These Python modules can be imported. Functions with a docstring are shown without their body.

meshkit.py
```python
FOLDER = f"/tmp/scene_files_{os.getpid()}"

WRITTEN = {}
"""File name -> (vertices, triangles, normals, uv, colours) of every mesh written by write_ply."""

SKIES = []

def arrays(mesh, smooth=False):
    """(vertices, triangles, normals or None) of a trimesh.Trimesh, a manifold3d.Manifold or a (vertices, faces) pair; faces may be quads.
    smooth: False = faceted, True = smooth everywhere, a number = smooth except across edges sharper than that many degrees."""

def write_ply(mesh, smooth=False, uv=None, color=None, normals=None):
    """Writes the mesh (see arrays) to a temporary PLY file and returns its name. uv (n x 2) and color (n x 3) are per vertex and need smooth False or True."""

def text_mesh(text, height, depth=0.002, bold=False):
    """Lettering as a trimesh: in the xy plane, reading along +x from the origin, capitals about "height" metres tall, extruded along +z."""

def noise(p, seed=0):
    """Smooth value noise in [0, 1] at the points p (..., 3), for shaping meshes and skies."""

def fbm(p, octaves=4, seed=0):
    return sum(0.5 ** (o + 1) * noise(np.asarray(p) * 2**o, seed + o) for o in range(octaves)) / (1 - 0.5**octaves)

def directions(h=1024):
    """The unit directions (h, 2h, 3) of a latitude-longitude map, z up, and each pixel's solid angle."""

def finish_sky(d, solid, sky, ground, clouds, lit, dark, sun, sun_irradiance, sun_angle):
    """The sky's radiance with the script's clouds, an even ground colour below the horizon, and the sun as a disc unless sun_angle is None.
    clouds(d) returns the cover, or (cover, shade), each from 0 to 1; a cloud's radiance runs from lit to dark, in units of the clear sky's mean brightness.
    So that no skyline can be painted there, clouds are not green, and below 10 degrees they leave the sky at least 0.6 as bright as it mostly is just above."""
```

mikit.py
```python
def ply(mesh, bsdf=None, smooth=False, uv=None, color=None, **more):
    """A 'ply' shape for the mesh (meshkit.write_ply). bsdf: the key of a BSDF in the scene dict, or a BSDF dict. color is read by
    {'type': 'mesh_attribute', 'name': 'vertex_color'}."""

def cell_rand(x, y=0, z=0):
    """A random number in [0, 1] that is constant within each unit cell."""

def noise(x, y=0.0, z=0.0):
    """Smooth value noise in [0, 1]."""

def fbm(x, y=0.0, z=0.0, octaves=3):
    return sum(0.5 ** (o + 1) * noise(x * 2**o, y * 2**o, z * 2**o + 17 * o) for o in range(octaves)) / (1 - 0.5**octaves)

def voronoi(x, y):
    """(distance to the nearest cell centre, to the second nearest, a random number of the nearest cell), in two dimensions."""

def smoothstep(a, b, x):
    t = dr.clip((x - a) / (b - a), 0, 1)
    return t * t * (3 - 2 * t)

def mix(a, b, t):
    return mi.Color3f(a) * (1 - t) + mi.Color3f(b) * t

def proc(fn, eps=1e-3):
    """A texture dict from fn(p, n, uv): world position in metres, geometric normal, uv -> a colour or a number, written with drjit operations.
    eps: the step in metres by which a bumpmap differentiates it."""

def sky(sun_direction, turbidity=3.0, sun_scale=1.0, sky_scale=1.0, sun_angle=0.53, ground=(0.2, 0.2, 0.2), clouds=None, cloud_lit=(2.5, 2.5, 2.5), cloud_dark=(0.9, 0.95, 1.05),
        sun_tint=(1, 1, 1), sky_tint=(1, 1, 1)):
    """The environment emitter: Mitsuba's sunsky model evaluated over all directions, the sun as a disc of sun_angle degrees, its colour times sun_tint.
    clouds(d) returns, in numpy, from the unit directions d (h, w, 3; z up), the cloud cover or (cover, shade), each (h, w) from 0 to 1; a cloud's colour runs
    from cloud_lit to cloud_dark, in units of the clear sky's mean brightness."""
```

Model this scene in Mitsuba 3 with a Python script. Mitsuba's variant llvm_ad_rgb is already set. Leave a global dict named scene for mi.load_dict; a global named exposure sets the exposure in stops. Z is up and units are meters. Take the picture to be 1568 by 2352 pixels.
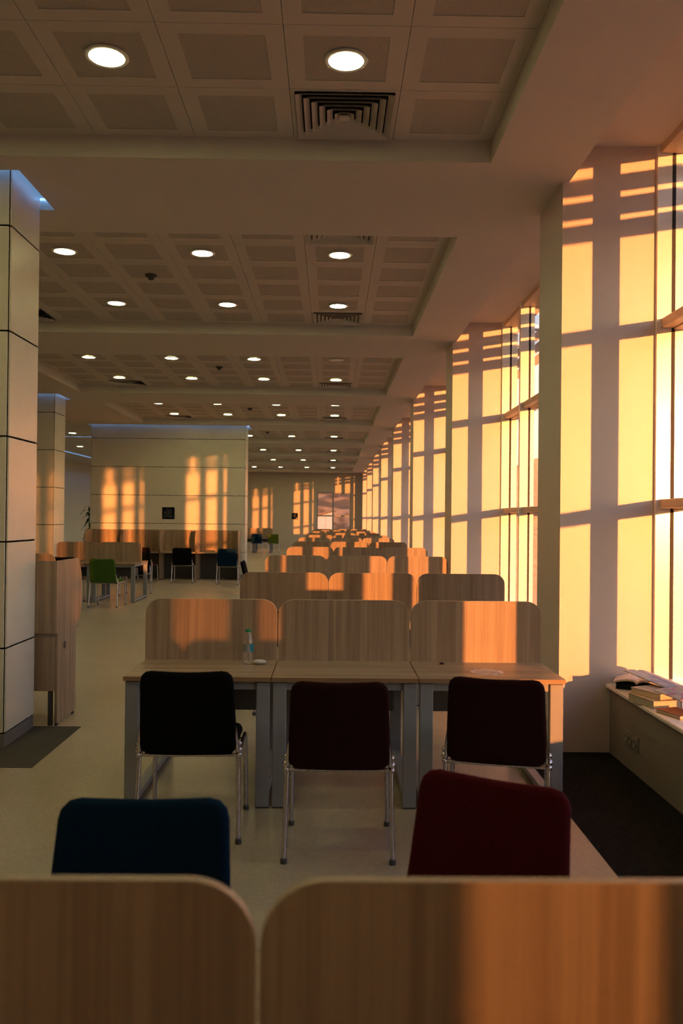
import math, random
import numpy as np
import trimesh
import manifold3d as m3
import mitsuba as mi
import drjit as dr
import shapely
from shapely.geometry import Polygon, box as sbox
import mikit, meshkit
from mikit import proc, ply, noise, fbm, smoothstep, mix

random.seed(7)
T = mi.ScalarTransform4f
scene, labels = {}, {}

# ------------------------------------------------------------------ camera, sky and sun, exposure
YAW, PITCH, ROLL, FOC = 0.01182, 0.00697, 0.00998, 1955.0
_f = np.array([math.sin(YAW) * math.cos(PITCH), math.cos(YAW) * math.cos(PITCH), math.sin(PITCH)])
_r = np.array([math.cos(YAW), -math.sin(YAW), 0.0])
_u = np.cross(_r, _f)
_up = math.cos(ROLL) * _u - math.sin(ROLL) * _r
EYE = np.array([0.0, 0.0, 1.62])
scene['camera'] = {'type': 'thinlens', 'fov': math.degrees(2 * math.atan(784 / FOC)), 'fov_axis': 'x',
                   'aperture_radius': 0.0048, 'focus_distance': 7.0, 'near_clip': 0.05, 'far_clip': 2000.0,
                   'to_world': T().look_at(origin=EYE.tolist(), target=(EYE + _f).tolist(), up=_up.tolist())}
SUN = np.array([0.3714, -0.9285, 0.0557])
scene['sky'] = mikit.sky(SUN, turbidity=2.5, sun_scale=1.0, sky_scale=1.0, sun_tint=(2.0, 1.66, 4.5), sky_tint=(2.35, 2.45, 3.5), ground=(0.12, 0.1, 0.08))
exposure = 3.3
LAMP = (4.2, 3.85, 1.7)
BLIND = math.radians(46)                        # tilt of the blinds' slats
LED = (0.06, 0.155, 0.36)

# ------------------------------------------------------------------ materials
def rgb(*c): return {'type': 'rgb', 'value': list(c)}
def two(b): return {'type': 'twosided', 'bsdf': b}
def mat(key, b):
    scene['m_' + key] = b
def diff(key, *c): mat(key, two({'type': 'diffuse', 'reflectance': rgb(*c)}))
def prin(key, c, rough=.5, **k): mat(key, two({'type': 'principled', 'base_color': c if isinstance(c, dict) else rgb(*c), 'roughness': rough, **k}))

prin('wall', (.66, .565, .535), .40, specular=.55)
diff('sill_wall', .27, .25, .22)
diff('ceiling', .69, .66, .605)
diff('tile', .65, .615, .555)
diff('joint', .015, .014, .014)
diff('dark', .02, .02, .022)
diff('far_wall', .52, .47, .40)
diff('left_wall', .66, .66, .54)
diff('kick', .22, .21, .2)
def f_perf(p, n, uv):
    a = (p.x * 160); b = (p.y * 160)
    d = dr.sqrt(dr.square(a - dr.floor(a) - .5) + dr.square(b - dr.floor(b) - .5))
    return mix((.33, .305, .27), (.57, .54, .48), smoothstep(.26, .34, d))
mat('perf', two({'type': 'diffuse', 'reflectance': proc(f_perf)}))
def f_panel(p, n, uv):
    g = fbm(p.x * 7, p.y * 7, p.z * 7)
    return mix((.66, .62, .53), (.72, .68, .59), g)
prin('panel', proc(f_panel), .32, specular=.4)
def grain(a, b):
    g1 = fbm(a * 34, b * 1.1, 3.0, octaves=4)
    g2 = noise(a * 150, b * 4.0, 9.0)
    g3 = noise(a * 420, b * 9.0, 5.0)
    band = smoothstep(.25, .75, g1)
    c = mix((.275, .198, .138), (.355, .266, .186), band)
    return c * (0.86 + 0.2 * g2 + 0.08 * g3)
def f_woodv(p, n, uv): return grain(p.x + p.y * .83, p.z)
def f_woodh(p, n, uv): return grain(p.y * .9 + p.z * .9, p.x)
prin('wood_v', proc(f_woodv), .42, specular=.35)
prin('wood_h', proc(f_woodh), .38, specular=.4)
prin('wood_edge', (.44, .35, .26), .45)
prin('table_edge', (.27, .165, .09), .45)
prin('metal', (.25, .265, .29), .42, specular=.4)
prin('steel_dark', (.05, .05, .055), .5)
mat('chrome', two({'type': 'roughconductor', 'material': 'Cr', 'alpha': .12}))
prin('alu', (.86, .84, .81), .22, specular=1.0)
prin('bar', (.60, .47, .35), .4, specular=.4)
prin('white_plastic', (.75, .73, .7), .35)
def f_floor(p, n, uv):
    g = fbm(p.x * 1.3, p.y * 1.3, 0, octaves=4)
    s = noise(p.x * 90, p.y * 90, 1.0)
    return mix((.365, .31, .238), (.445, .378, .29), g) * (.93 + .14 * s)
def f_floor_r(p, n, uv): return .26 + .16 * fbm(p.x * 2.1, p.y * 2.1, 4.0)
prin('floor', proc(f_floor), proc(f_floor_r), specular=.45)
def f_strip(p, n, uv):
    return mix((.011, .012, .0115), (.018, .019, .018), noise(p.x * 60, p.y * 60, 1.0))
prin('strip', proc(f_strip), .8, specular=.04)
def fabric(key, c, sh=.15):
    def f(p, n, uv):
        return mi.Color3f(c) * (.8 + .4 * noise(p.x * 420, p.y * 420, p.z * 420))
    prin('fab_' + key, proc(f), .95, sheen=sh, sheen_tint=.6, specular=.1)
diff('inlay', .105, .10, .092)
fabric('black', (.0030, .0031, .0036), .05)
fabric('darkred', (.017, .004, .0046), .08)
fabric('red', (.066, .006, .009))
fabric('blue', (.0026, .017, .044))
fabric('green', (.05, .115, .018))
fabric('lime', (.09, .125, .016))
mat('glass', {'type': 'thindielectric', 'int_ior': 1.5})
prin('gasket', (.012, .01, .01), .6)
prin('louver', (.30, .25, .22), .5)
mat('emit_body', two({'type': 'diffuse', 'reflectance': rgb(.6, .6, .6)}))

# ------------------------------------------------------------------ mesh helpers
def cat(*ms):
    ms = [m for g in ms for m in (g if isinstance(g, (list, tuple)) else [g])]
    return trimesh.util.concatenate(ms)
def bx(x0, x1, y0, y1, z0, z1, c=0.0):
    """A box, chamfered by c."""
    if c <= 0:
        m = trimesh.creation.box(bounds=[[x0, y0, z0], [x1, y1, z1]])
        return m
    P = []
    for i, X in enumerate((x0, x1)):
        for j, Y in enumerate((y0, y1)):
            for k, Z in enumerate((z0, z1)):
                sx, sy, sz = (c if i == 0 else -c), (c if j == 0 else -c), (c if k == 0 else -c)
                P += [(X, Y + sy, Z + sz), (X + sx, Y, Z + sz), (X + sx, Y + sy, Z)]
    return trimesh.Trimesh(*_hull(P), process=False)
def _hull(P):
    h = m3.Manifold.hull_points(np.asarray(P, float)).to_mesh()
    return np.array(h.vert_properties[:, :3], float), np.array(h.tri_verts)
def hull(P):
    return trimesh.Trimesh(*_hull(P), process=False)
def ext(poly, h, z=0.0):
    """Polygon in xy extruded along z."""
    gs = getattr(poly, 'geoms', [poly])
    m = cat([trimesh.creation.extrude_polygon(g, h, engine='earcut') for g in gs])
    m.apply_translation((0, 0, z))
    return m
def to_xz(m, y0):
    """A mesh made in xy with its thickness along z, stood up: x stays, y becomes z, z becomes y from y0."""
    v = m.vertices
    n = trimesh.Trimesh(np.stack([v[:, 0], y0 + v[:, 2], v[:, 1]], 1), m.faces[:, ::-1], process=False)
    return n
def to_yz(m, x0):
    v = m.vertices
    return trimesh.Trimesh(np.stack([x0 + v[:, 2], v[:, 0], v[:, 1]], 1), m.faces, process=False)
def along_y(poly, y0, y1):
    """A profile in (x, z) run along y."""
    return to_xz(ext(poly, y1 - y0), y0)
def tube(pts, r, n=12, cap=True):
    p = np.asarray(pts, float)
    t = np.gradient(p, axis=0) if len(p) > 2 else np.repeat((p[1:] - p[:1]), 2, 0)
    t /= np.linalg.norm(t, axis=1, keepdims=True)
    a0 = np.array([0, 0, 1.0]) if abs(t[0][2]) < .9 else np.array([1.0, 0, 0])
    V = []
    ang = np.arange(n) * 2 * np.pi / n
    rr = np.broadcast_to(r, len(p))
    for q, d, R in zip(p, t, rr):
        a = np.cross(d, a0); a /= np.linalg.norm(a); b = np.cross(d, a)
        V.append(q + R * (np.cos(ang)[:, None] * a + np.sin(ang)[:, None] * b))
    V = np.vstack(V); F = []
    for i in range(len(p) - 1):
        for j in range(n):
            k = (j + 1) % n
            F += [(i * n + j, i * n + k, (i + 1) * n + k), (i * n + j, (i + 1) * n + k, (i + 1) * n + j)]
    if cap:
        m = len(V); V = np.vstack([V, p[:1], p[-1:]])
        for j in range(n):
            k = (j + 1) % n
            F += [(m, k, j), (m + 1, (len(p) - 1) * n + j, (len(p) - 1) * n + k)]
    return trimesh.Trimesh(V, F, process=False)
def bend(pts, r=.03, n=5):
    """A polyline with its corners rounded."""
    p = [np.asarray(q, float) for q in pts]; out = [p[0]]
    for a, b, c in zip(p, p[1:], p[2:]):
        u, w = a - b, c - b
        s = min(r, np.linalg.norm(u) * .45, np.linalg.norm(w) * .45)
        A, C = b + u / np.linalg.norm(u) * s, b + w / np.linalg.norm(w) * s
        for k in range(n + 1):
            t = k / n
            out.append((1 - t) ** 2 * A + 2 * t * (1 - t) * b + t * t * C)
    return np.array(out + [p[-1]])
def lathe(prof, n=24):
    return trimesh.creation.revolve(np.asarray(prof, float), sections=n)
def roundrect(x0, x1, y0, y1, rt, rb=0.0, n=10):
    P = []
    for cx, cy, a0, r in ((x1, y1, 0, rt), (x0, y1, 90, rt), (x0, y0, 180, rb), (x1, y0, 270, rb)):
        if r <= 0: P.append((cx, cy)); continue
        ox, oy = cx + (-r if cx == x1 else r), cy + (-r if cy == y1 else r)
        for k in range(n + 1):
            a = math.radians(a0 + 90 * k / n); P.append((ox + r * math.cos(a), oy + r * math.sin(a)))
    return Polygon(P)
def pad(w, h, t, R, wt=None, n=6):
    """A cushion: w x h rounded rectangle (top width wt), thickness t, in the xz plane, centred, thickness along y."""
    wt = wt or w; e = t * .5; P = []
    for sx in (-1, 1):
        for sz, ww in ((-1, w), (1, wt)):
            cx, cz = sx * (ww / 2 - R), sz * (h / 2 - R)
            for k in range(-n, n + 1):
                ph = k / n * math.pi / 2
                rad = R - e + e * math.cos(ph)
                for j in range(12):
                    a = j / 12 * 2 * math.pi
                    P.append((cx + rad * math.cos(a), t / 2 * math.sin(ph), cz + rad * math.sin(a)))
    m = hull(P)
    v, f = trimesh.remesh.subdivide_to_size(m.vertices, m.faces, .06)
    m = trimesh.Trimesh(v, f); m.merge_vertices()
    return m
def moved(m, x=0, y=0, z=0, rz=0, rx=0, ry=0):
    m = m.copy()
    if rx: m.apply_transform(trimesh.transformations.rotation_matrix(rx, (1, 0, 0)))
    if ry: m.apply_transform(trimesh.transformations.rotation_matrix(ry, (0, 1, 0)))
    if rz: m.apply_transform(trimesh.transformations.rotation_matrix(rz, (0, 0, 1)))
    m.apply_translation((x, y, z)); return m

# ------------------------------------------------------------------ scene helpers
def free(key):
    used = lambda k: k in scene or k in labels or k in roots
    if not used(key): return key
    n = 1
    while used(f'{key}_{n:03d}'): n += 1
    return f'{key}_{n:03d}'
roots = set()
_counts = {}
def newkey(key):
    if key not in _counts:
        _counts[key] = 0; return key
    _counts[key] += 1
    return f'{key}_{_counts[key]:03d}'
def shape(mesh, m, smooth=False):
    return ply(mesh, 'm_' + m, smooth)
def put(name, sh, parent=None, at=None, rz=0, **extra):
    key = newkey((parent + '__' if parent else '') + name)
    d = dict(sh)
    if at is not None: d['to_world'] = T().translate(list(at)).rotate([0, 0, 1], rz)
    d.update(extra)
    scene[key] = d
    return key
def thing(name, label, cat_, group=None):
    key = newkey(name); roots.add(key)
    labels[key] = {'label': label, 'category': cat_}
    if group: labels[key]['group'] = group
    return key
def tag(key, label, cat_, group=None):
    labels[key] = {'label': label, 'category': cat_}
    if group: labels[key]['group'] = group
    return key
def struct(key, label=None):
    labels[key] = {'kind': 'structure'}
    if label: labels[key]['label'] = label
    return key
def plabel(key, text): labels[key] = {'label': text}; return key
def stuff(key, text=None):
    labels[key] = {'kind': 'stuff'}
    if text: labels[key]['label'] = text
    return key

# ------------------------------------------------------------------ dimensions of the hall
PER, PIER0, PIERW = 5.40, 5.93, 0.65          # pier period, near face of the first pier in view, width along the hall
XI, XF, XG, XO = 1.598, 2.255, 2.37, 2.46     # pier's inner face, frame's inner face, glass, outside
SOF, TILEZ, HEAD = 3.986, 4.13, 4.245
COF0, COFL, PITCH_T = 7.12, 3.9, 0.65
CX1 = 1.035
TX = 0.653
CX0 = CX1 - 9 * TX
YB, YF, XL = -10.25, 44.7, -11.4
PIERS = list(range(-2, 8))
COFS = list(range(-2, 8))                     # coffer k runs from COF0 + PER * (k - 1)
def pier_w(n): return PIERW if n > -2 else .38
def pier_y(n): return PIER0 + PER * n
def cof_y(k): return COF0 + PER * (k - 1)
CORE = (-6.25, -2.26, 22.2, 22.85)
COLS = [(-2.95, -2.262, 5.95, 6.52), (-6.12, -5.45, 16.75, 17.40)]

# ------------------------------------------------------------------ floor
struct(put('floor', shape(bx(XL - .1, XO, YB - .1, YF + .1, -.12, 0), 'floor')), 'pale beige sheet floor of the hall')
plabel(put('window_strip', shape(bx(1.32, 1.96, YB, YF, 0.0, .002), 'strip'), 'floor'), 'dark grey floor strip along the windows')
plabel(put('column_border', shape(bx(-3.4, -1.9, 5.48, 6.56, 0.0, .002), 'inlay'), 'floor'), 'dark grey floor border around the near column')

# ------------------------------------------------------------------ ceiling: soffit with sunk coffers, tiles, light slots, window cove
SLOT = .095
holes = [sbox(CX0, cof_y(k), CX1, cof_y(k) + COFL) for k in COFS]
slots = [sbox(a, c, b, d).buffer(SLOT, join_style=2) for a, b, c, d in COLS + [CORE]]
cross_slot = sbox(-10.3, 25.62, CORE[0] - SLOT - .02, 25.78)
wall_slot = sbox(-9.95, 27.0, -9.78, 44.0)
plate = sbox(XL - .1, YB - .1, 1.64, YF + .1)
sof = plate
for h in holes + slots + [cross_slot, wall_slot]: sof = sof.difference(h)
cov = Polygon([(1.64, SOF), (1.82, HEAD), (XO + .1, HEAD), (XO + .1, 4.5), (1.3, 4.5), (1.3, 4.45), (1.64, 4.45)])
struct(put('ceiling', shape(cat(ext(sof, .16, SOF), bx(XL - .1, XO + .1, YB - .1, YF + .1, 4.5, 4.6)), 'ceiling')), 'plain plaster soffit around the sunk tiled ceiling fields')
plabel(put('window_cove', shape(along_y(cov, YB - .1, YF + .1), 'ceiling'), 'ceiling'), 'sloped plaster cove above the windows')
# outside roof edge keeps the light out of the void over the cove
put('roof_edge', shape(cat(bx(XO + .02, XO + .12, YB - .1, YF + .1, HEAD - .02, 4.6), bx(XL - .1, XL, YB - .1, YF + .1, SOF, 4.6), bx(XL - .1, XO + .1, YB - .2, YB - .1, SOF, 4.6), bx(XL - .1, XO + .1, YF + .1, YF + .2, SOF, 4.6)), 'ceiling'), 'ceiling')
g = .0016
frame_p = sbox(-TX / 2 + g, -PITCH_T / 2 + g, TX / 2 - g, PITCH_T / 2 - g).difference(sbox(-.228, -.228, .228, .228))
tile_sh = shape(ext(frame_p, .012, 0), 'tile')
perf_sh = shape(bx(-.231, .231, -.231, .231, .004, .010), 'perf')
lightrow = (1, 4)
def col_x(j): return CX1 - TX * (j + .5)
VENT_AT = lambda k, i, j: (j == 1 and i in (0, 5)) or (j == 7 and i == 5)
far_meshes, far_perf = [], []
for k in COFS:
    for i in range(6):
        for j in range(9):
            if VENT_AT(k, i, j): continue
            x, y = col_x(j), cof_y(k) + PITCH_T * (i + .5)
            if 0 <= k <= 2:
                t = put('tile', tile_sh, 'ceiling', (x, y, TILEZ))
                put('perforated_panel', perf_sh, t, (x, y, TILEZ))
            else:
                far_meshes.append(moved(ext(frame_p, .012, 0), x, y, TILEZ))
                far_perf.append(moved(bx(-.231, .231, -.231, .231, .004, .010), x, y, TILEZ))
ft = stuff(put('far_tiles', shape(cat(far_meshes), 'tile'), 'ceiling'), 'ceiling tiles of the coffers far down the hall')
stuff(put('perforated_panels', shape(cat(far_perf), 'perf'), ft))
put('coffer_back', shape(cat([bx(CX0 - .05, CX1 + .05, cof_y(k) - .05, cof_y(k) + COFL + .05, 4.147, 4.16) for k in COFS]), 'dark'), 'ceiling')
# closed tops of the light slots and their blue strips
tops = [s.buffer(.04, join_style=2) for s in slots + [cross_slot, wall_slot]]
put('slot_cap', shape(cat([ext(s, .02, 4.146) for s in tops]), 'ceiling'), 'ceiling')
led = {'type': 'area', 'radiance': rgb(*LED)}
for s in slots:
    ring = s.buffer(-.002, join_style=2).difference(s.buffer(-.016, join_style=2))
    plabel(put('light_strip', shape(ext(ring, .012, 4.06), 'emit_body'), 'ceiling', emitter=led), 'blue glowing light strip in the ceiling slot')
for s, m in ((cross_slot, bx(-10.28, CORE[0] - SLOT - .04, 25.622, 25.632, 4.03, 4.05)), (wall_slot, bx(-9.792, -9.782, 27.02, 43.98, 4.03, 4.05))):
    plabel(put('light_strip', shape(m, 'emit_body'), 'ceiling', emitter={'type': 'area', 'radiance': rgb(*(2.6 * c for c in LED))}), 'blue glowing light strip in the ceiling slot')

# ------------------------------------------------------------------ window wall: upstand, ledge, piers, windows
wr = struct(put('wall_right', shape(bx(1.955, XO, YB, YF, 0, .455), 'sill_wall')), 'low wall under the windows')
plabel(put('ledge', shape(bx(1.925, XF + .05, YB, YF, .455, .482, .006), 'white_plastic'), wr), 'pale window ledge running along the hall')
pier_sh = shape(bx(XI, XF, 0, PIERW, 0, HEAD + .1), 'wall')
pier_out = shape(bx(XF, XO - .01, .02, PIERW - .02, 0, HEAD + .1), 'wall')
for n in PIERS:
    pk = put('pier', pier_sh if n > -2 else shape(bx(XI, XF, 0, pier_w(n), 0, HEAD + .1), 'wall'), wr, (0, pier_y(n), 0))
    put('outer_face', pier_out if n > -2 else shape(bx(XF, XO - .01, .02, pier_w(n) - .02, 0, HEAD + .1), 'wall'), pk, (0, pier_y(n), 0))
TR = ((1.708, 1.772), (2.968, 3.032))
MULL = (1.12, 2.26, 3.41)
for w, n in enumerate(range(-2, 8), 1):
    y1 = pier_y(n) ; y0 = (pier_y(n - 1) + pier_w(n - 1)) if n > -2 else YB
    if n == 8: y1 = YF
    wk = f'window_{w}'
    z0, z1 = .482, HEAD
    fr = cat(bx(XF, XG - .012, y1 - .03, y1 + .012, z0, z1), bx(XG + .012, XO, y1 - .03, y1 + .012, z0, z1),
             bx(XF, XG - .012, y0 - .012, y0 + .03, z0, z1), bx(XG + .012, XO, y0 - .012, y0 + .03, z0, z1),
             bx(XG - .02, XO, y0, y1, z0 - .02, z0 + .04))
    struct(put(wk, shape(fr, 'alu')), 'tall window bay with white aluminium frame')
    put('head', shape(bx(XF + .02, XO, y0 + .03, y1 - .03, HEAD - .055, HEAD + .01, .004), 'bar'), wk)
    put('gasket', shape(cat(bx(XG - .012, XG + .012, y1 - .034, y1 + .01, z0, z1), bx(XG - .012, XG + .012, y0 - .01, y0 + .034, z0, z1)), 'gasket'), wk)
    ys = [y0 + .03]
    for m in reversed(MULL if n > -1 else (1.17, 2.48, 3.80)):
        ya = y1 - m
        mk = put('mullion', shape(cat(bx(XF, XG - .012, ya, ya + .066, z0, z1, .003), bx(XG + .012, XO - .03, ya + .008, ya + .058, z0, z1, .003)), 'alu'), wk)
        put('gasket', shape(bx(XG - .012, XG + .012, ya + .004, ya + .062, z0, z1), 'gasket'), mk)
        ys += [ya, ya + .066]
    ys.append(y1 - .03)
    zs = [z0 + .04, TR[0][0], TR[0][1], TR[1][0], TR[1][1], HEAD - .055]
    for a, b in zip(ys[::2], ys[1::2]):
        for zz in TR:
            put('transom', shape(cat(bx(XF + .03, XG, a, b, zz[0], zz[1], .004), bx(XG, XO + .02, a, b, zz[0] - .012, zz[1] + .008, .004)), 'bar'), wk)
        for c, d in zip(zs[::2], zs[1::2]):
            put('pane', {**shape(trimesh.Trimesh([(XG, a, c), (XG, b, c), (XG, b, d), (XG, a, d)], [(0, 1, 2), (0, 2, 3)], process=False), 'glass')}, wk)
    for c, d in ((3.716, 3.847), (3.88, 4.008), (4.044, 4.168)):
        put('louver', shape(bx(2.74, 2.77, y0 - .2, y1 + .2, c, d, .01), 'louver'), wk)
    for yy in (y0 + .2, (y0 + y1) / 2, y1 - .2):
        put('louver_bracket', shape(bx(XO - .01, 2.76, yy - .012, yy + .012, 4.10, 4.13), 'louver'), wk)

# blinds of the two bays beside and behind the camera: slats nearly level, closed by half
for n in (-2, -1):
    y1 = pier_y(n); y0 = pier_y(n - 1) + pier_w(n - 1) if n > -2 else YB
    t = thing('window_blind', f'white slatted blind in the {"window bay beside the camera" if n == -1 else "window bay behind the camera"}', 'blind')
    put('head_rail', shape(bx(2.16, 2.21, y0 + .05, y1 - .05, HEAD - .05, HEAD - .005, .004), 'alu'), t)
    sl = []
    for q in range(202):
        zc = .55 + q * .018
        sl.append(moved(bx(-.0078, .0078, y0 + .05, y1 - .05, -.0005, .0005), 2.185, 0, zc, ry=BLIND))
    stuff(put('slats', shape(cat(sl), 'alu'), t))
    for yy in (y0 + .5, (y0 + y1) / 2, y1 - .5):
        put('cord', shape(tube([(2.185, yy, .54), (2.185, yy, HEAD - .05)], .0012, 6), 'alu'), t)
    put('bottom_rail', shape(bx(2.17, 2.20, y0 + .05, y1 - .05, .515, .54, .004), 'alu'), t)

# low bookcase under the blind beside the camera
t = thing('bookcase', 'low wooden bookcase under the blinds behind the camera', 'bookcase')
put('back', shape(bx(1.90, 1.918, -4.3, .3, .06, 1.05), 'wood_v'), t)
put('top', shape(bx(1.60, 1.92, -4.32, .32, 1.05, 1.075, .002), 'wood_h'), t)
for q in range(6):
    yq = -4.3 + q * .916
    put('side', shape(bx(1.60, 1.90, yq, yq + .02, .0, 1.05), 'wood_v'), t)
for z in (.06, .40, .73): put('shelf', shape(bx(1.605, 1.90, -4.28, .29, z, z + .02), 'wood_h'), t)

# ------------------------------------------------------------------ far wall with its window, left wall with its door, back wall
FW = (-.764, .997, .93, 2.951)
far = sbox(XL - .1, 0, XO, 4.6).difference(sbox(FW[0], FW[2], FW[1], FW[3]))
wf = struct(put('wall_far', shape(to_xz(ext(far, .25), YF), 'far_wall')), 'plain end wall of the hall')
fk = struct(put('window_11', shape(cat(bx(FW[0], FW[1], YF + .03, YF + .1, FW[2], FW[2] + .05), bx(FW[0], FW[1], YF + .03, YF + .1, FW[3] - .05, FW[3]),
      bx(FW[0], FW[0] + .05, YF + .03, YF + .1, FW[2], FW[3]), bx(FW[1] - .05, FW[1], YF + .03, YF + .1, FW[2], FW[3])), 'metal')), 'square window in the end wall with four panes')
put('mullion', shape(bx(.04, .12, YF + .03, YF + .1, FW[2] + .05, FW[3] - .05), 'metal'), fk)
for a, b in ((FW[0] + .05, .04), (.12, FW[1] - .05)):
    put('transom', shape(bx(a, b, YF + .03, YF + .1, 1.69, 1.76), 'metal'), fk)
    for c, d in ((FW[2] + .05, 1.69), (1.76, FW[3] - .05)):
        put('pane', shape(trimesh.Trimesh([(a, YF + .06, c), (b, YF + .06, c), (b, YF + .06, d), (a, YF + .06, d)], [(0, 1, 2), (0, 2, 3)], process=False), 'glass'), fk)
wl = struct(put('wall_left', shape(bx(XL - .2, XL, YB, YF, 0, 4.5), 'left_wall')), 'plain left wall deep in the hall')
dk = struct(put('door_1', shape(bx(XL, XL + .04, 35.22, 36.02, 0, 2.14), 'left_wall')), 'plain door in the left wall')
put('door_frame', shape(cat(bx(XL, XL + .10, 36.02, 36.12, 0, 2.24), bx(XL, XL + .10, 35.12, 35.22, 0, 2.24), bx(XL, XL + .10, 35.22, 36.02, 2.14, 2.24)), 'dark'), dk)
put('door_handle', shape(cat(tube([(XL + .04, 35.92, 1.03), (XL + .09, 35.92, 1.03), (XL + .09, 35.80, 1.03)], .01)), 'chrome'), dk)
struct(put('wall_back', shape(bx(XL - .1, XO, YB - .25, YB, 0, 4.5), 'wall')), 'wall behind the camera')

# ------------------------------------------------------------------ panelled core wall and columns
JZ = [.10, .69, 1.43, 2.165, 2.90, 3.635, 4.12]
def clad(root, a, b, c, d, faces, splits={}):
    """Panels proud of the dark body on the named faces."""
    th, gp = .012, .006
    for f in faces:
        n = splits.get(f, 1)
        for z0, z1 in zip(JZ, JZ[1:]):
            for s in range(n):
                if f in 'fb':
                    x0, x1 = a + (b - a) * s / n, a + (b - a) * (s + 1) / n
                    e = gp if n > 1 or True else 0
                    yy = (c - th, c) if f == 'f' else (d, d + th)
                    m = bx(x0 + e * (s > 0) + .003 * (s == 0), x1 - .003, yy[0], yy[1], z0 + gp, z1 - gp, .002)
                else:
                    y0, y1 = c + (d - c) * s / n, c + (d - c) * (s + 1) / n
                    xx = (b, b + th) if f == 'r' else (a - th, a)
                    m = bx(xx[0], xx[1], y0 + e0 if False else y0 + .003, y1 - .003, z0 + gp, z1 - gp, .002)
                put('panel', shape(m, 'panel'), root)
for i, (a, b, c, d) in enumerate(COLS):
    k = put('column', shape(bx(a, b, c, d, 0, 4.14), 'joint'))
    tag(k, ['square column clad in cream panels with dark joints, nearest at the left edge', 'smaller cream panelled column behind the near one, sunlit on its front'][i], 'column', None)
    put('plinth', shape(bx(a - .006, b + .006, c - .006, d + .006, 0, .095), 'kick'), k)
    clad(k, a, b, c, d, 'frlb')
k = struct(put('wall_core', shape(bx(*CORE, 0, 4.14), 'joint')), 'free-standing block clad in cream panels')
put('plinth', shape(bx(CORE[0] - .006, CORE[1] + .006, CORE[2] - .006, CORE[3] + .006, 0, .095), 'kick'), k)
clad(k, *CORE, 'frlb')

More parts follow.
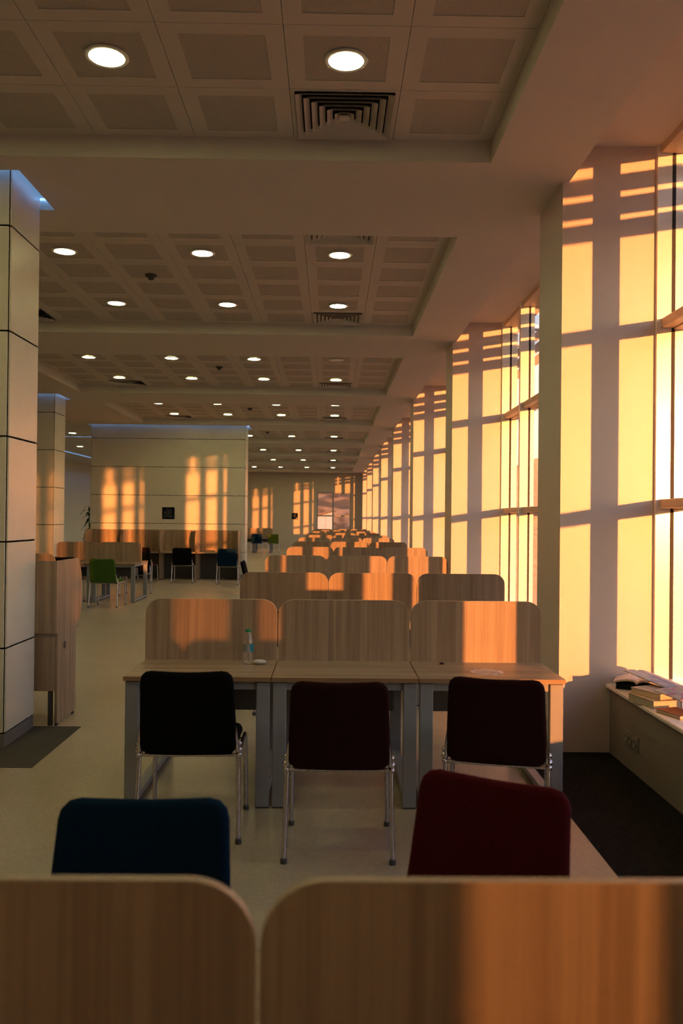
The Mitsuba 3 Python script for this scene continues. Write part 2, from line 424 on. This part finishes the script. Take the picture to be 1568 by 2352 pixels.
# ------------------------------------------------------------------ ceiling fittings
ORD = ['first', 'second', 'third', 'fourth', 'fifth', 'sixth', 'seventh', 'eighth', 'ninth', 'tenth', 'eleventh', 'twelfth']
lens_m = lathe([(0, 0), (.093, 0), (.097, .004), (.097, .02), (0, .02)], 32)
lens_sh = {**shape(lens_m, 'emit_body'), 'emitter': {'type': 'area', 'radiance': rgb(*LAMP)}}
lens_off = shape(lens_m, 'white_plastic')
rim_sh = shape(lathe([(.097, -.002), (.112, -.004), (.118, .002), (.118, .008), (.097, .012), (.097, -.002)], 32), 'white_plastic', 40)
def downlight(x, y, z, label, off=False):
    t = thing('ceiling_light', label, 'ceiling light', 'round ceiling downlights')
    put('rim', rim_sh, t, (x, y, z - .008))
    put('diffuser', lens_off if off else lens_sh, t, (x, y, z - .010))
for kk in COFS:
    where = f'the {ORD[kk]} tiled ceiling field' if kk >= 0 else f'the {ORD[-kk - 1]} tiled ceiling behind the camera'
    for i in lightrow if kk >= 0 else (4,) if kk == -1 else ():
        for q, j in enumerate((1, 3, 5, 7)):
            x, y = col_x(j), cof_y(kk) + PITCH_T * (i + .5)
            off = kk == 2 and i == 1 and j == 1
            downlight(x, y, TILEZ, (f'unlit round grey downlight in {where}, nearest the windows' if off else
                      f'lit downlight in {where}, {"near" if i == 1 else "far"} row, {ORD[q]} from windows'), off)
for x, y, wh in ((-7.45, 24.5, 'nearer'), (-8.63, 29.25, 'farther')):
    downlight(x, y, SOF, f'lit round white downlight left of the panelled block, {wh} of the two')
for y, wh in ((33.0, 'nearer'), (38.5, 'farther')): downlight(-8.3, y, SOF, f'lit downlight out of sight behind the panelled block, {wh} of the two')
def rings():
    out = []
    for q in range(6):
        s0 = .295 - q * .047; s1 = s0 - .034
        z = -.002
        P = []
        for s, zz in ((s0, .0), (s1, .03), (s1 - .003, .032), (s0 - .004, .004)):
            P.append([(-s, -s, zz), (s, -s, zz), (s, s, zz), (-s, s, zz)])
        V = np.array(P).reshape(-1, 3); F = []
        for a in range(4):
            b = (a + 1) % 4
            for e in range(4):
                f = (e + 1) % 4
                F += [(a * 4 + e, a * 4 + f, b * 4 + f), (a * 4 + e, b * 4 + f, b * 4 + e)]
        out.append(trimesh.Trimesh(V, F, process=False))
    return out
ring_sh = [shape(r, 'tile') for r in rings()]
vent_plate = shape(ext(sbox(-TX / 2 + g, -PITCH_T / 2 + g, TX / 2 - g, PITCH_T / 2 - g).difference(sbox(-.298, -.298, .298, .298)), .012), 'tile')
vent_box = shape(bx(-.30, .30, -.30, .30, .0125, .0165), 'joint')
vent_mid = shape(bx(-.03, .03, -.03, .03, 0, .008), 'tile')
for kk in COFS:
    if kk < 0: continue
    for i, j in ((0, 1), (5, 1), (5, 7)):
        x, y = col_x(j), cof_y(kk) + PITCH_T * (i + .5)
        t = thing('ceiling_vent', f'square air vent, {ORD[kk]} tiled ceiling field, {"near" if i == 0 else "far"} edge, {"window" if j == 1 else "column"} side', 'air vent', 'square ceiling air vents')
        put('plate', vent_plate, t, (x, y, TILEZ)); put('backing', vent_box, t, (x, y, TILEZ))
        for r in ring_sh: put('blade', r, t, (x, y, TILEZ - .018))
        put('centre', vent_mid, t, (x, y, TILEZ - .018))
det = shape(lathe([(0, -.052), (.02, -.05), (.032, -.038), (.036, -.024), (.055, -.018), (.06, -.004), (.06, 0), (0, 0)], 24), 'steel_dark', 40)
for kk in (1, 2, 3, 4):
    tag(put('smoke_detector', det, None, (col_x(4), cof_y(kk) + PITCH_T * 2.7, TILEZ)), f'small dark smoke detector under the {ORD[kk]} tiled ceiling field', 'smoke detector', 'smoke detectors')

# ------------------------------------------------------------------ double study desks
U, DH, SCR = .8145, .56, 1.111
scr_poly = roundrect(-U / 2, U / 2, .731, SCR, .095)
def bevelled_screen():
    t = .018; c = .004
    core = to_xz(ext(scr_poly, t - .001), -t / 2 + .0005)
    return core
scr_face = shape(to_xz(ext(scr_poly.buffer(-.0015), .018), -.009), 'wood_v')
rim_poly = scr_poly.difference(scr_poly.buffer(-.0015))
scr_rim = shape(to_xz(ext(scr_poly.difference(scr_poly.buffer(-.003)), .0172), -.0086), 'wood_edge')
top_sh = shape(bx(-U / 2 + .001, U / 2 - .001, -DH + .001, DH - .001, .706, .731, .001), 'wood_h')
band_sh = shape(cat(bx(-U / 2, U / 2, -DH - .001, -DH + .0008, .7065, .7305), bx(-U / 2, U / 2, DH - .0008, DH + .001, .7065, .7305),
                    bx(-U / 2 - .001, -U / 2 + .0008, -DH, DH, .7065, .7305), bx(U / 2 - .0008, U / 2 + .001, -DH, DH, .7065, .7305)), 'table_edge')
LX = U / 2 - .043
leg_sh = shape(bx(-.0375, .0375, -.02, .02, .006, .70, .004), 'metal')
foot_sh = shape(bx(-.036, .036, -.02, .02, 0, .006), 'steel_dark')
run_sh = shape(bx(-.03, .03, -DH + .035, DH - .035, .02, .055, .004), 'metal')
rail_sh = shape(bx(-.03, .03, -DH + .035, DH - .035, .665, .7055, .004), 'metal')
apr_sh = shape(bx(-LX + .03, LX - .03, -.012, .012, .655, .7055, .003), 'metal')
tray_sh = shape(bx(-LX + .06, LX - .06, -.16, .16, .46, .62, .006), 'steel_dark')
bracket_sh = shape(bx(-.015, .015, -.02, .02, .62, .7055), 'steel_dark')
def desk(x, y, label, group, detail=True):
    t = thing('study_desk', label, 'desk', group)
    o = (x, y, 0)
    tt = put('tabletop', top_sh, t, o); put('edge_band', band_sh, tt, o)
    s = put('screen', scr_face, t, o); put('edge', scr_rim, s, o)
    for sx in (-1, 1):
        for sy in (-1, 1):
            l = put('leg', leg_sh, t, (x + sx * LX, y + sy * (DH - .04), 0))
            put('foot', foot_sh, l, (x + sx * LX, y + sy * (DH - .04), 0))
        put('floor_rail', run_sh, t, (x + sx * LX, y, 0)); put('top_rail', rail_sh, t, (x + sx * LX, y, 0))
    for sy in (-1, 1): put('apron', apr_sh, t, (x, y + sy * (DH - .05), 0))
    c = put('cable_tray', tray_sh, t, o)
    for sx in (-1, 1): put('bracket', bracket_sh, c, (x + sx * .25, y, 0))
    return t
ROWS = [(1.204, -.097), (5.29, -.325), (7.90, -.022), (11.45, -.065), (14.84, .045), (18.2, -.01), (21.8, -.02), (25.2, .05), (28.6, .0), (32.0, .05), (35.4, .0), (38.8, .05)]
POS = ['left', 'middle', 'right']
for i, (y, split) in enumerate(ROWS):
    for q in range(3):
        x = split + .41 + .82 * (q - 1)
        if i == 0: lab = ['oak desk screen with rounded corner across the bottom left of the photo', 'oak desk screen across the bottom of the photo, sunlit at right', 'oak desk of the nearest row, right of the sunlit screen, nearest the windows'][q]
        elif i == 1: lab = ['oak desk with grey legs and a water bottle, left of the three behind the chairs', 'oak desk with bare top behind the middle dark red chair', 'oak desk with sunlit stripe on its screen, beside the window pier'][q]
        else: lab = f'oak study desk with upright screen, {POS[q]} unit of the {ORD[i]} row from the camera'
        desk(x, y, lab, 'double study desks along the windows')
for i, y in enumerate((11.3, 16.45)):
    for q in range(2):
        x = -4.87 + .82 * q
        desk(x, y, f'oak double desk, {"left" if q == 0 else "right"} of the pair {"behind the near column, sunlit screen" if i == 0 else "behind the green chair"}', 'double study desks on the left')
for q in range(2):
    desk(-3.95 + .82 * q, 39.6, f'far oak desk with sunlit screen at the end wall, {"behind the navy chair" if q == 0 else "behind the lime green chair"}', 'double study desks by the end wall')

# ------------------------------------------------------------------ chairs
def bent_pad(w, h, t, R, wt, curve):
    m = pad(w, h, t, R, wt); v = m.vertices.copy()
    v[:, 1] += curve * (1 - (v[:, 0] / (w / 2)) ** 2) * -1
    v[:, 2] -= .003 * np.cos(v[:, 0] / w * 2 * math.pi) * (v[:, 2] > 0) * (v[:, 2] / (h / 2)) 
    m.vertices = v; return m
back_m = moved(bent_pad(.485, .44, .05, .055, .455, .014), 0, -.275, .650, rx=math.radians(13))
seat_m = moved(moved(pad(.47, .44, .06, .06, .455), rx=math.radians(90)), 0, .0, .455, rx=math.radians(2))
def chair_frame():
    legs = []
    for sx in (-1, 1):
        legs.append(tube(bend([(sx * .255, -.265, .012), (sx * .246, -.215, .44), (sx * .246, -.20, .452)], .03), .0115))
        legs.append(tube(bend([(sx * .252, .235, .012), (sx * .246, .20, .43), (sx * .246, .15, .432)], .05), .0115))
    sides = [tube([(sx * .246, -.205, .430), (sx * .246, .16, .432)], .0105) for sx in (-1, 1)]
    cross = tube([(-.246, -.222, .428), (.246, -.222, .428)], .0105)
    front = tube([(-.246, .12, .420), (.246, .12, .420)], .009)
    knobs = []
    for sx in (-1, 1):
        k = [moved(trimesh.creation.icosphere(2, .017), sx * .250, -.222, .452), moved(trimesh.creation.icosphere(2, .015), sx * .250, -.226, .428),
             moved(trimesh.creation.icosphere(2, .014), sx * .250, -.214, .482)]
        arm = tube([(sx * .244, -.232, .45), (sx * .236, -.25, .53), (sx * .225, -.262, .60)], .011)
        knobs.append((cat(k), arm))
    return legs, sides, cross, front, knobs
_lg, _sd, _cr, _fr, _kn = chair_frame()
leg_shapes = [shape(l, 'chrome', 40) for l in _lg]
side_shapes = [shape(s, 'chrome', 40) for s in _sd]
cross_s, front_s = shape(_cr, 'chrome', 40), shape(_fr, 'chrome', 40)
knob_s = [(shape(a, 'chrome', 40), shape(b, 'chrome', 40)) for a, b in _kn]
cap_s = [shape(moved(lathe([(0, 0), (.016, 0), (.016, .02), (.012, .026), (0, .026)], 14), *p), 'steel_dark', 40) for p in ((-.255, -.266, 0), (-.252, .236, 0), (.255, -.266, 0), (.252, .236, 0))]
fab_cache = {}
def chair(x, y, rz, colour, label, group='stacking chairs'):
    t = thing('stacking_chair', label, 'chair', group)
    if colour not in fab_cache: fab_cache[colour] = (shape(back_m, 'fab_' + colour, 50), shape(seat_m, 'fab_' + colour, 50))
    b, s = fab_cache[colour]; o = (x, y, 0)
    put('backrest', b, t, o, rz); put('seat', s, t, o, rz)
    for l, c in zip(leg_shapes, cap_s):
        k = put('leg', l, t, o, rz); put('foot_cap', c, k, o, rz)
    for s_ in side_shapes: put('side_rail', s_, t, o, rz)
    put('rear_rail', cross_s, t, o, rz); put('front_rail', front_s, t, o, rz)
    for a, b_ in knob_s:
        k = put('back_bracket', b_, t, o, rz); put('chrome_knob', a, k, o, rz)
    return t
chair(-.485, 1.965, 181, 'blue', 'dark blue upholstered chair behind the nearest screen at left')
chair(.318, 2.20, 150, 'red', 'dark red upholstered chair turned askew behind the nearest screen at right')
chair(-.705, 4.50, 1, 'black', 'black upholstered chair seen from behind at the desk with the bottle')
chair(.052, 4.262, -1, 'darkred', 'dark maroon chair seen from behind in the middle of the second desk row')
chair(.865, 4.365, -13, 'darkred', 'dark maroon chair seen from behind, turned slightly, nearest the window pier')
chair(-.36, 7.25, 0, 'red', 'red chair glimpsed as a sliver through the gap between two screens')
chair(-3.99, 15.30, -4, 'green', 'green upholstered chair with chrome legs at the left desk')
chair(-4.86, 15.79, 3, 'black', 'black chair left of the green chair, mostly hidden by the carrel')
chair(-4.02, 17.55, 176, 'black', 'dark chair on the far side of the desk behind the green chair')
chair(-3.60, 20.86, 2, 'black', 'black chair in the middle of those before the panelled block')
chair(-2.47, 20.58, 0, 'blue', 'navy blue chair before the panelled block, rightmost')
chair(-4.55, 20.90, -6, 'darkred', 'dark chair before the panelled block, partly hidden by the left desk')
chair(-1.19, 14.67, -90, 'black', 'dark chair seen edge-on left of the desk rows, leaning backrest only')
chair(-3.36, 38.75, 0, 'blue', 'small far navy chair at the desk by the end wall')
chair(-2.62, 38.75, 3, 'lime', 'small far lime green chair at the desk by the end wall')

# ------------------------------------------------------------------ study carrels
CH, CS = 1.268, .712
def side_screen(y0, y1, bulge):
    P = [(y0, CS), (y0, CH)]
    n = 14
    for k in range(n + 1):
        t = k / n
        P.append((y1 + bulge * math.sin(math.pi * t) ** .8 * 1.0, CH - (CH - CS) * t))
    return Polygon(P)
def carrel(x0, x1, yb, dirn, label, group, low=.27):
    """x0..x1 wide, back panel at yb, the sitter on the side dirn (+1 = +y)."""
    t = thing('study_carrel', label, 'study carrel', group)
    def Y(a): return yb + dirn * a
    def B(xa, xb, a, b, za, zb, m='wood_v', c=.002):
        ya, y2 = sorted((Y(a), Y(b))); return shape(bx(xa, xb, ya, y2, za, zb, c), m)
    k = put('back_screen', B(x0 + .02, x1 - .02, 0, .02, CS, CH), t)
    put('modesty_panel', B(x0 + .02, x1 - .02, .02, .038, low, CS - .03, 'wood_v' if low > .2 else 'steel_dark'), t)
    put('desktop', B(x0 + .02, x1 - .02, .02, .62, CS - .026, CS, 'wood_h'), t)
    for xs in (x0, x1 - .02):
        poly = side_screen(0, .55, .11)
        m = to_yz(ext(poly, .02), xs); v = m.vertices.copy(); v[:, 1] = Y(v[:, 1])
        m = trimesh.Trimesh(v, m.faces if dirn > 0 else m.faces[:, ::-1], process=False)
        s = put('side_screen', shape(m, 'wood_v'), t)
        b = put('side_board', B(xs, xs + .02, .03, .50, .02, CS), t)
        hx = (xs + .0195, xs + .0215) if xs != x0 else (xs - .0015, xs + .0005)
        d = lathe([(0, 0), (.03, 0), (.03, .004), (0, .004)], 20)
        d = moved(d, ry=math.pi / 2); 
        put('cable_hole', shape(moved(d, (hx[0] + hx[1]) / 2 - .002, Y(.20), .60), 'steel_dark'), b)
        put('foot', B(xs + .002, xs + .018, .04, .08, 0, .02, 'steel_dark', 0), b); put('foot', B(xs + .002, xs + .018, .44, .48, 0, .02, 'steel_dark', 0), b)
    if low > .2: put('post', B(x1 - .075, x1 - .045, .045, .075, 0, .27, 'steel_dark', 0), t), put('post', B(x0 + .045, x0 + .075, .045, .075, 0, .27, 'steel_dark', 0), t)
    return t
carrel(-3.28, -2.09, 6.536, 1, 'oak study carrel with curved side panel right behind the near column', 'oak study carrels')
XC = [-6.22, -5.28, -4.34, -3.41, -2.34]
for q, (a, b) in enumerate(zip(XC, XC[1:])):
    carrel(a + .004, b - .004, 22.17, -1, ['oak study carrel with unlit back at the left end of the panelled block', 'oak study carrel with sunlit back against the panelled block, second from left', 'oak study carrel against the panelled block, second from right, behind the black chair', 'oak study carrel at the right end of the panelled block, behind the navy chair'][q], 'oak study carrels', .03)

# ------------------------------------------------------------------ wall signs
def sign(name, x, z, w, h, y, label, lines, extra=None):
    t = thing(name, label, 'sign')
    put('plate', shape(bx(x - w / 2, x + w / 2, y - .012, y, z - h / 2, z + h / 2, .002), 'sign'), t)
    for zz, a, b, ht in lines:
        # illegible lettering: short worn strokes in a line
        r = random.Random(int(1000 * zz) + 3); xx = a; ms = []
        while xx < b - .008:
            wd = r.uniform(.006, .011)
            hh = ht * r.choice((.62, .62, .7, 1.0))
            ms.append(bx(x + xx, x + min(xx + wd, b), y - .0135, y - .012, z + zz, z + zz + hh))
            xx += wd + r.choice((.003, .003, .003, .012))
        put('text_line', shape(cat(ms), 'sign_text'), t)
    if extra: extra(t)
diff('sign', .006, .008, .014)
diff('sign_text', .22, .23, .25)
diff('sign_dot', .5, .36, .36)
ln = [(.092, -.06, .06, .022), (.045, -.115, .10, .02), (0.0, -.11, .10, .02), (-.045, -.105, .09, .02), (-.095, -.145, .135, .024)]
sign('wall_sign', -4.235, 1.70, .32, .31, 22.186, 'square black sign with faint white lines of text on the panelled block', ln)
sign('wall_sign', -1.92, 1.69, .32, .33, YF, 'small black square sign on the end wall between sunlit stripes', [(.07, -.09, .06, .02), (.02, -.1, .03, .02), (-.04, -.1, .07, .02)],
     lambda t: put('mark', shape(bx(-1.85, -1.79, YF - .014, YF - .012, 1.56, 1.61), 'sign_dot'), t))

# ------------------------------------------------------------------ things on the desks
mat('bottle', {'type': 'thindielectric', 'int_ior': 1.65})
diff('bottle_label', .30, .31, .31); diff('label_blue', .03, .22, .28); diff('cap', .05, .30, .12); diff('paper', .62, .60, .58)
bt = thing('water_bottle', 'clear plastic water bottle with green cap and blue label on the left desk', 'bottle')
prof = [(0, .002), (.026, 0), (.031, .006), (.032, .03), (.0295, .035), (.032, .04), (.032, .06), (.0295, .065), (.032, .07), (.032, .125), (.031, .14), (.024, .165), (.014, .182), (.0125, .192), (.0125, .20)]
bx_, by_ = -.495, 5.16
put('body', {**shape(lathe(prof, 32), 'bottle', 60), 'to_world': T().translate([bx_, by_, .731])}, bt)
put('cap', {**shape(lathe([(.0, .21), (.0145, .21), (.0155, .206), (.0155, .193), (.0128, .193)], 24), 'cap', 40), 'to_world': T().translate([bx_, by_, .731])}, bt)
lab = trimesh.creation.cylinder(.0326, .048, sections=32); lab = trimesh.Trimesh(lab.vertices, [f for f in lab.faces if np.ptp(lab.vertices[f][:, 2]) > .01], process=False)
lv = lambda m, lo, hi: trimesh.Trimesh(m.vertices, [f for f in m.faces if lo <= math.degrees(math.atan2(*m.vertices[f].mean(0)[1::-1])) < hi], process=False)
lk = put('label', {**shape(lv(lab, -180, -62), 'bottle_label'), 'to_world': T().translate([bx_, by_, .731 + .10])}, bt)
put('blue_patch', {**shape(lv(lab, -62, 0), 'label_blue'), 'to_world': T().translate([bx_, by_, .731 + .10])}, lk)
wad = trimesh.creation.icosphere(3, 1.0)
wv = wad.vertices * (1 + .35 * (meshkit.fbm(wad.vertices * 2.3 + 5, 3)[:, None] - .5)) * np.array([.040, .028, .014])
tag(put('tissue', shape(moved(trimesh.Trimesh(wv, wad.faces, process=False), -.425, 5.15, .7478), 'paper', 30)), 'crumpled white tissue beside the water bottle', 'tissue')
def f_sticker(p, n, uv):
    r = dr.sqrt(dr.square((p.x - .915) / .095) + dr.square((p.y - 4.955) / .095))
    c = mix((.42, .36, .30), (.50, .50, .50), smoothstep(.72, .78, r))
    c = dr.select(noise(p.x * 70, p.y * 70, 3.0) > .62, mi.Color3f(.30, .28, .36), c)
    return c
prin('sticker', proc(f_sticker), .4)
tag(put('sticker', shape(moved(lathe([(0, 0), (.095, 0), (.095, .0008), (0, .0008)], 40), .915, 4.955, .7312), 'sticker')), 'faded round pale sticker on the sunlit desk top', 'sticker')
diff('purple', .10, .035, .07)
tag(put('wrapper', shape(moved(hull([(0, 0, 0), (.035, .004, 0), (.02, .022, .012), (.008, .018, .006), (.03, -.01, .008)]), .665, 5.20, .7315), 'purple')), 'tiny crumpled purple wrapper on the desk near the sunlit stripe', 'wrapper')

# ------------------------------------------------------------------ books and papers on the window ledge
LZ = .482
diff('cover_black', .012, .016, .016); diff('cover_pale', .50, .42, .33); diff('pages', .60, .52, .40); diff('cover_red', .38, .16, .09)
diff('page_white', .70, .66, .63)
def f_mag(p, n, uv):
    b = fbm(p.x * 14, p.y * 14, 2.0)
    c = mix((.62, .56, .54), (.44, .42, .48), smoothstep(.5, .62, b))
    return mix(c, (.55, .28, .42), smoothstep(.62, .72, noise(p.x * 18, p.y * 18, 7.0)) * smoothstep(5.3, 5.2, p.y))
mat('magazine', two({'type': 'diffuse', 'reflectance': proc(f_mag)}))
def book(x, y, z, w, d, h, rz, cover, label, group=None, pages='pages'):
    """w across x, d along y before turning; the spine at -x... pages inset."""
    t = thing('book', label, 'book', group)
    tw = T().translate([x, y, z]).rotate([0, 0, 1], rz)
    c = .0025
    put('cover', {**shape(cat(bx(-w / 2, w / 2, -d / 2, d / 2, 0, c), bx(-w / 2, w / 2, -d / 2, d / 2, h - c, h), bx(w / 2 - c, w / 2, -d / 2, d / 2, c, h - c)), cover), 'to_world': tw}, t)
    put('pages', {**shape(bx(-w / 2 + .004, w / 2 - c, -d / 2 + .004, d / 2 - .004, c, h - c), pages), 'to_world': tw}, t)
    return t
book(2.085, 5.77, LZ, .17, .25, .042, 62, 'cover_black', 'thick black book at the far end of the window ledge, under open pages', pages='cover_black')
# an open booklet with arched pages on top of the black book
def arch(w, d, h, s, n=10):
    V, F = [], []
    for k in range(n + 1):
        u = k / n * 2 - 1
        zz = h * (1 - abs(u) ** 1.6) * abs(u) ** .35 if u else 0.0
        for q in (-1, 1): V.append((u * w / 2, q * d / 2, zz)); 
    for k in range(n + 1):
        for q in (-1, 1): V.append((V[2 * k + (q > 0)][0], q * d / 2, V[2 * k + (q > 0)][2] + s))
    m = 2 * (n + 1)
    for k in range(n):
        a = 2 * k
        F += [(a, a + 1, a + 3), (a, a + 3, a + 2), (m + a, m + a + 3, m + a + 1), (m + a, m + a + 2, m + a + 3)]
        F += [(a, a + 2, m + a + 2), (a, m + a + 2, m + a), (a + 1, m + a + 3, a + 3), (a + 1, m + a + 1, m + a + 3)]
    F += [(0, m, m + 1), (0, m + 1, 1), (2 * n, 2 * n + 1, m + 2 * n + 1), (2 * n, m + 2 * n + 1, m + 2 * n)]
    return trimesh.Trimesh(V, F, process=False)
ob = thing('open_booklet', 'open booklet with arched pale pages lying on the black book', 'booklet')
put('pages', {**shape(arch(.30, .20, .035, .012, 16), 'page_white', 40), 'to_world': T().translate([2.09, 5.76, LZ + .043]).rotate([0, 0, 1], -24)}, ob)
put('cover', {**shape(arch(.31, .21, .035, .002, 16), 'cover_pale', 40), 'to_world': T().translate([2.09, 5.76, LZ + .0425]).rotate([0, 0, 1], -24)}, ob)
book(2.02, 5.28, LZ, .20, .27, .048, 14, 'cover_pale', 'thick pale book at the front of the ledge stack, lowest one', 'pale books stacked on the ledge')
book(2.045, 5.31, LZ + .049, .19, .25, .036, 24, 'cover_pale', 'pale book lying on the thick one of the ledge stack', 'pale books stacked on the ledge')
mg = tag(put('magazine', {**shape(arch(.24, .34, .016, .006, 12), 'magazine', 40), 'to_world': T().translate([2.125, 5.52, LZ + .104]).rotate([0, 0, 1], 28).rotate([1, 0, 0], 9).rotate([0, 1, 0], 7)}), 'tilted open magazine with pale violet pages on top of the ledge books', 'magazine')
mg = tag(put('magazine', {**shape(arch(.22, .30, .012, .004, 12), 'magazine', 40), 'to_world': T().translate([2.14, 5.13, LZ + .097]).rotate([0, 0, 1], 8).rotate([0, 1, 0], -6)}), 'colourful glossy magazine nearest the glass, at the right edge of the photo', 'magazine')
book(2.045, 4.98, LZ, .15, .21, .022, 18, 'cover_red', 'thin reddish notebook lying nearest on the window ledge')

# ------------------------------------------------------------------ sockets, plant
sk = thing('wall_socket', 'double wall socket on the low wall under the books', 'socket')
put('plate', shape(bx(1.945, 1.955, 5.36, 5.60, .16, .25, .003), 'sill_wall'), sk)
for q in range(3):
    yq = 5.405 + .075 * q
    o = put('outlet', shape(moved(moved(lathe([(0, .002), (.018, .002), (.021, .007), (.026, .007), (.026, 0), (0, 0)], 20), ry=-math.pi / 2), 1.945, yq, .205), 'sill_wall'), sk)
    put('pinhole', shape(cat(bx(1.9425, 1.9435, yq - .012, yq - .006, .202, .208), bx(1.9425, 1.9435, yq + .006, yq + .012, .202, .208)), 'dark'), o)
diff('leaf', .03, .07, .02); diff('pot', .12, .10, .09); diff('soil', .03, .022, .015)
pl = thing('potted_plant', 'green potted plant peeking out past the left edge of the panelled block', 'plant')
px_, py_ = -6.55, 23.1
put('pot', shape(moved(lathe([(0, 0), (.15, 0), (.2, .38), (.21, .40), (.18, .40), (.17, .36), (0, .36)], 24), px_, py_, 0), 'pot', 40), pl)
put('stem', shape(cat([tube([(px_, py_, .34), (px_ + .02, py_, 1.0), (px_ - .01, py_ + .01, 1.85)], .012)]), 'leaf', 40), pl)
rl = random.Random(5)
for q in range(34):
    zq = .75 + q * .034; a = q * 2.4 + rl.uniform(-.3, .3); L = rl.uniform(.16, .26)
    P = []
    for s in range(6):
        t_ = s / 5; wq = .032 * math.sin(math.pi * min(1, t_ * .93 + .06)); dz = .10 * t_ - .22 * t_ * t_
        P += [(t_ * L, -wq, dz), (t_ * L, 0, dz - .008), (t_ * L, wq, dz)]
    F = []
    for s in range(5):
        i = s * 3; F += [(i, i + 3, i + 4), (i, i + 4, i + 1), (i + 1, i + 4, i + 5), (i + 1, i + 5, i + 2)]
    put('leaf', shape(moved(trimesh.Trimesh(P, F, process=False), px_, py_, zq, rz=a), 'leaf'), pl)

# ------------------------------------------------------------------ outside: ground, hill, the view behind the end window
def f_ground(p, n, uv): return mix((.10, .085, .06), (.17, .14, .10), fbm(p.x * .05, p.y * .05, 0))
mat('ground', two({'type': 'diffuse', 'reflectance': proc(f_ground)}))
struct(put('ground', shape(bx(-200, 300, -250, 600, -4.4, -4.0), 'ground')), 'open ground outside')
def ridge(x0, x1, y0, y1, zb, fn, nx, ny):
    X, Yy = np.meshgrid(np.linspace(x0, x1, nx), np.linspace(y0, y1, ny), indexing='ij')
    Z = fn(X, Yy)
    V = np.stack([X, Yy, Z], -1).reshape(-1, 3); F = []
    for i in range(nx - 1):
        for j in range(ny - 1):
            a = i * ny + j; F += [(a, a + ny, a + ny + 1), (a, a + ny + 1, a + 1)]
    return trimesh.Trimesh(V, F, process=False)
def f_hill(p, n, uv):
    b = fbm(p.x * .9, p.y * .5, p.z * 1.2, octaves=4)
    c = mix((.16, .105, .06), (.38, .26, .15), smoothstep(.3, .7, b))
    return mix(c, (.13, .11, .075), smoothstep(.5, .62, noise(p.x * .5, p.y * .4, p.z * .9)))
mat('hill', two({'type': 'diffuse', 'reflectance': proc(f_hill)}))
def hfn(X, Y):
    P = np.stack([X * .12, Y * .12, X * 0], -1)
    s = np.clip((Y - 75) / 45, 0, 1)
    return -4.2 + 13 * s * (.75 + .5 * meshkit.fbm(P, 4)) + .9 * meshkit.fbm(P * 5, 3)
tag(put('hillside', shape(ridge(-60, 60, 70, 150, -4, hfn, 90, 50), 'hill', True)), 'brown scrubby hillside seen through the end window', 'hill')
def hfn2(X, Y):
    P = np.stack([X * .03, Y * .03, X * 0], -1)
    s = np.sin(np.clip((X - 100) / 160, 0, 1) * math.pi) * np.clip((Y - 210) / 60, 0, 1)
    return -4.2 + 22 * s * (.6 + .7 * meshkit.fbm(P, 4))
tag(put('hillside', shape(ridge(90, 270, 200, 560, -4, hfn2, 50, 70), 'ground', True)), 'low brown hill outside beyond the window wall', 'hill')
wb = thing('white_building', 'pale building with a sloping roof line seen through the end window', 'building')
prin('render_white', (.40, .43, .50), .8)
put('wall', shape(to_xz(ext(Polygon([(-1.35, -4.1), (.15, -4.1), (.15, 2.05), (-1.35, 1.65)]), 2.0), 62.0), 'render_white'), wb)
put('roof', shape(to_xz(ext(Polygon([(-1.5, 1.62), (.3, 2.09), (.3, 2.2), (-1.5, 1.74)]), 2.3), 61.85), 'hill'), wb)
put('joint', shape(bx(-.42, -.38, 61.98, 62.0, -4.1, 1.85), 'metal'), wb)
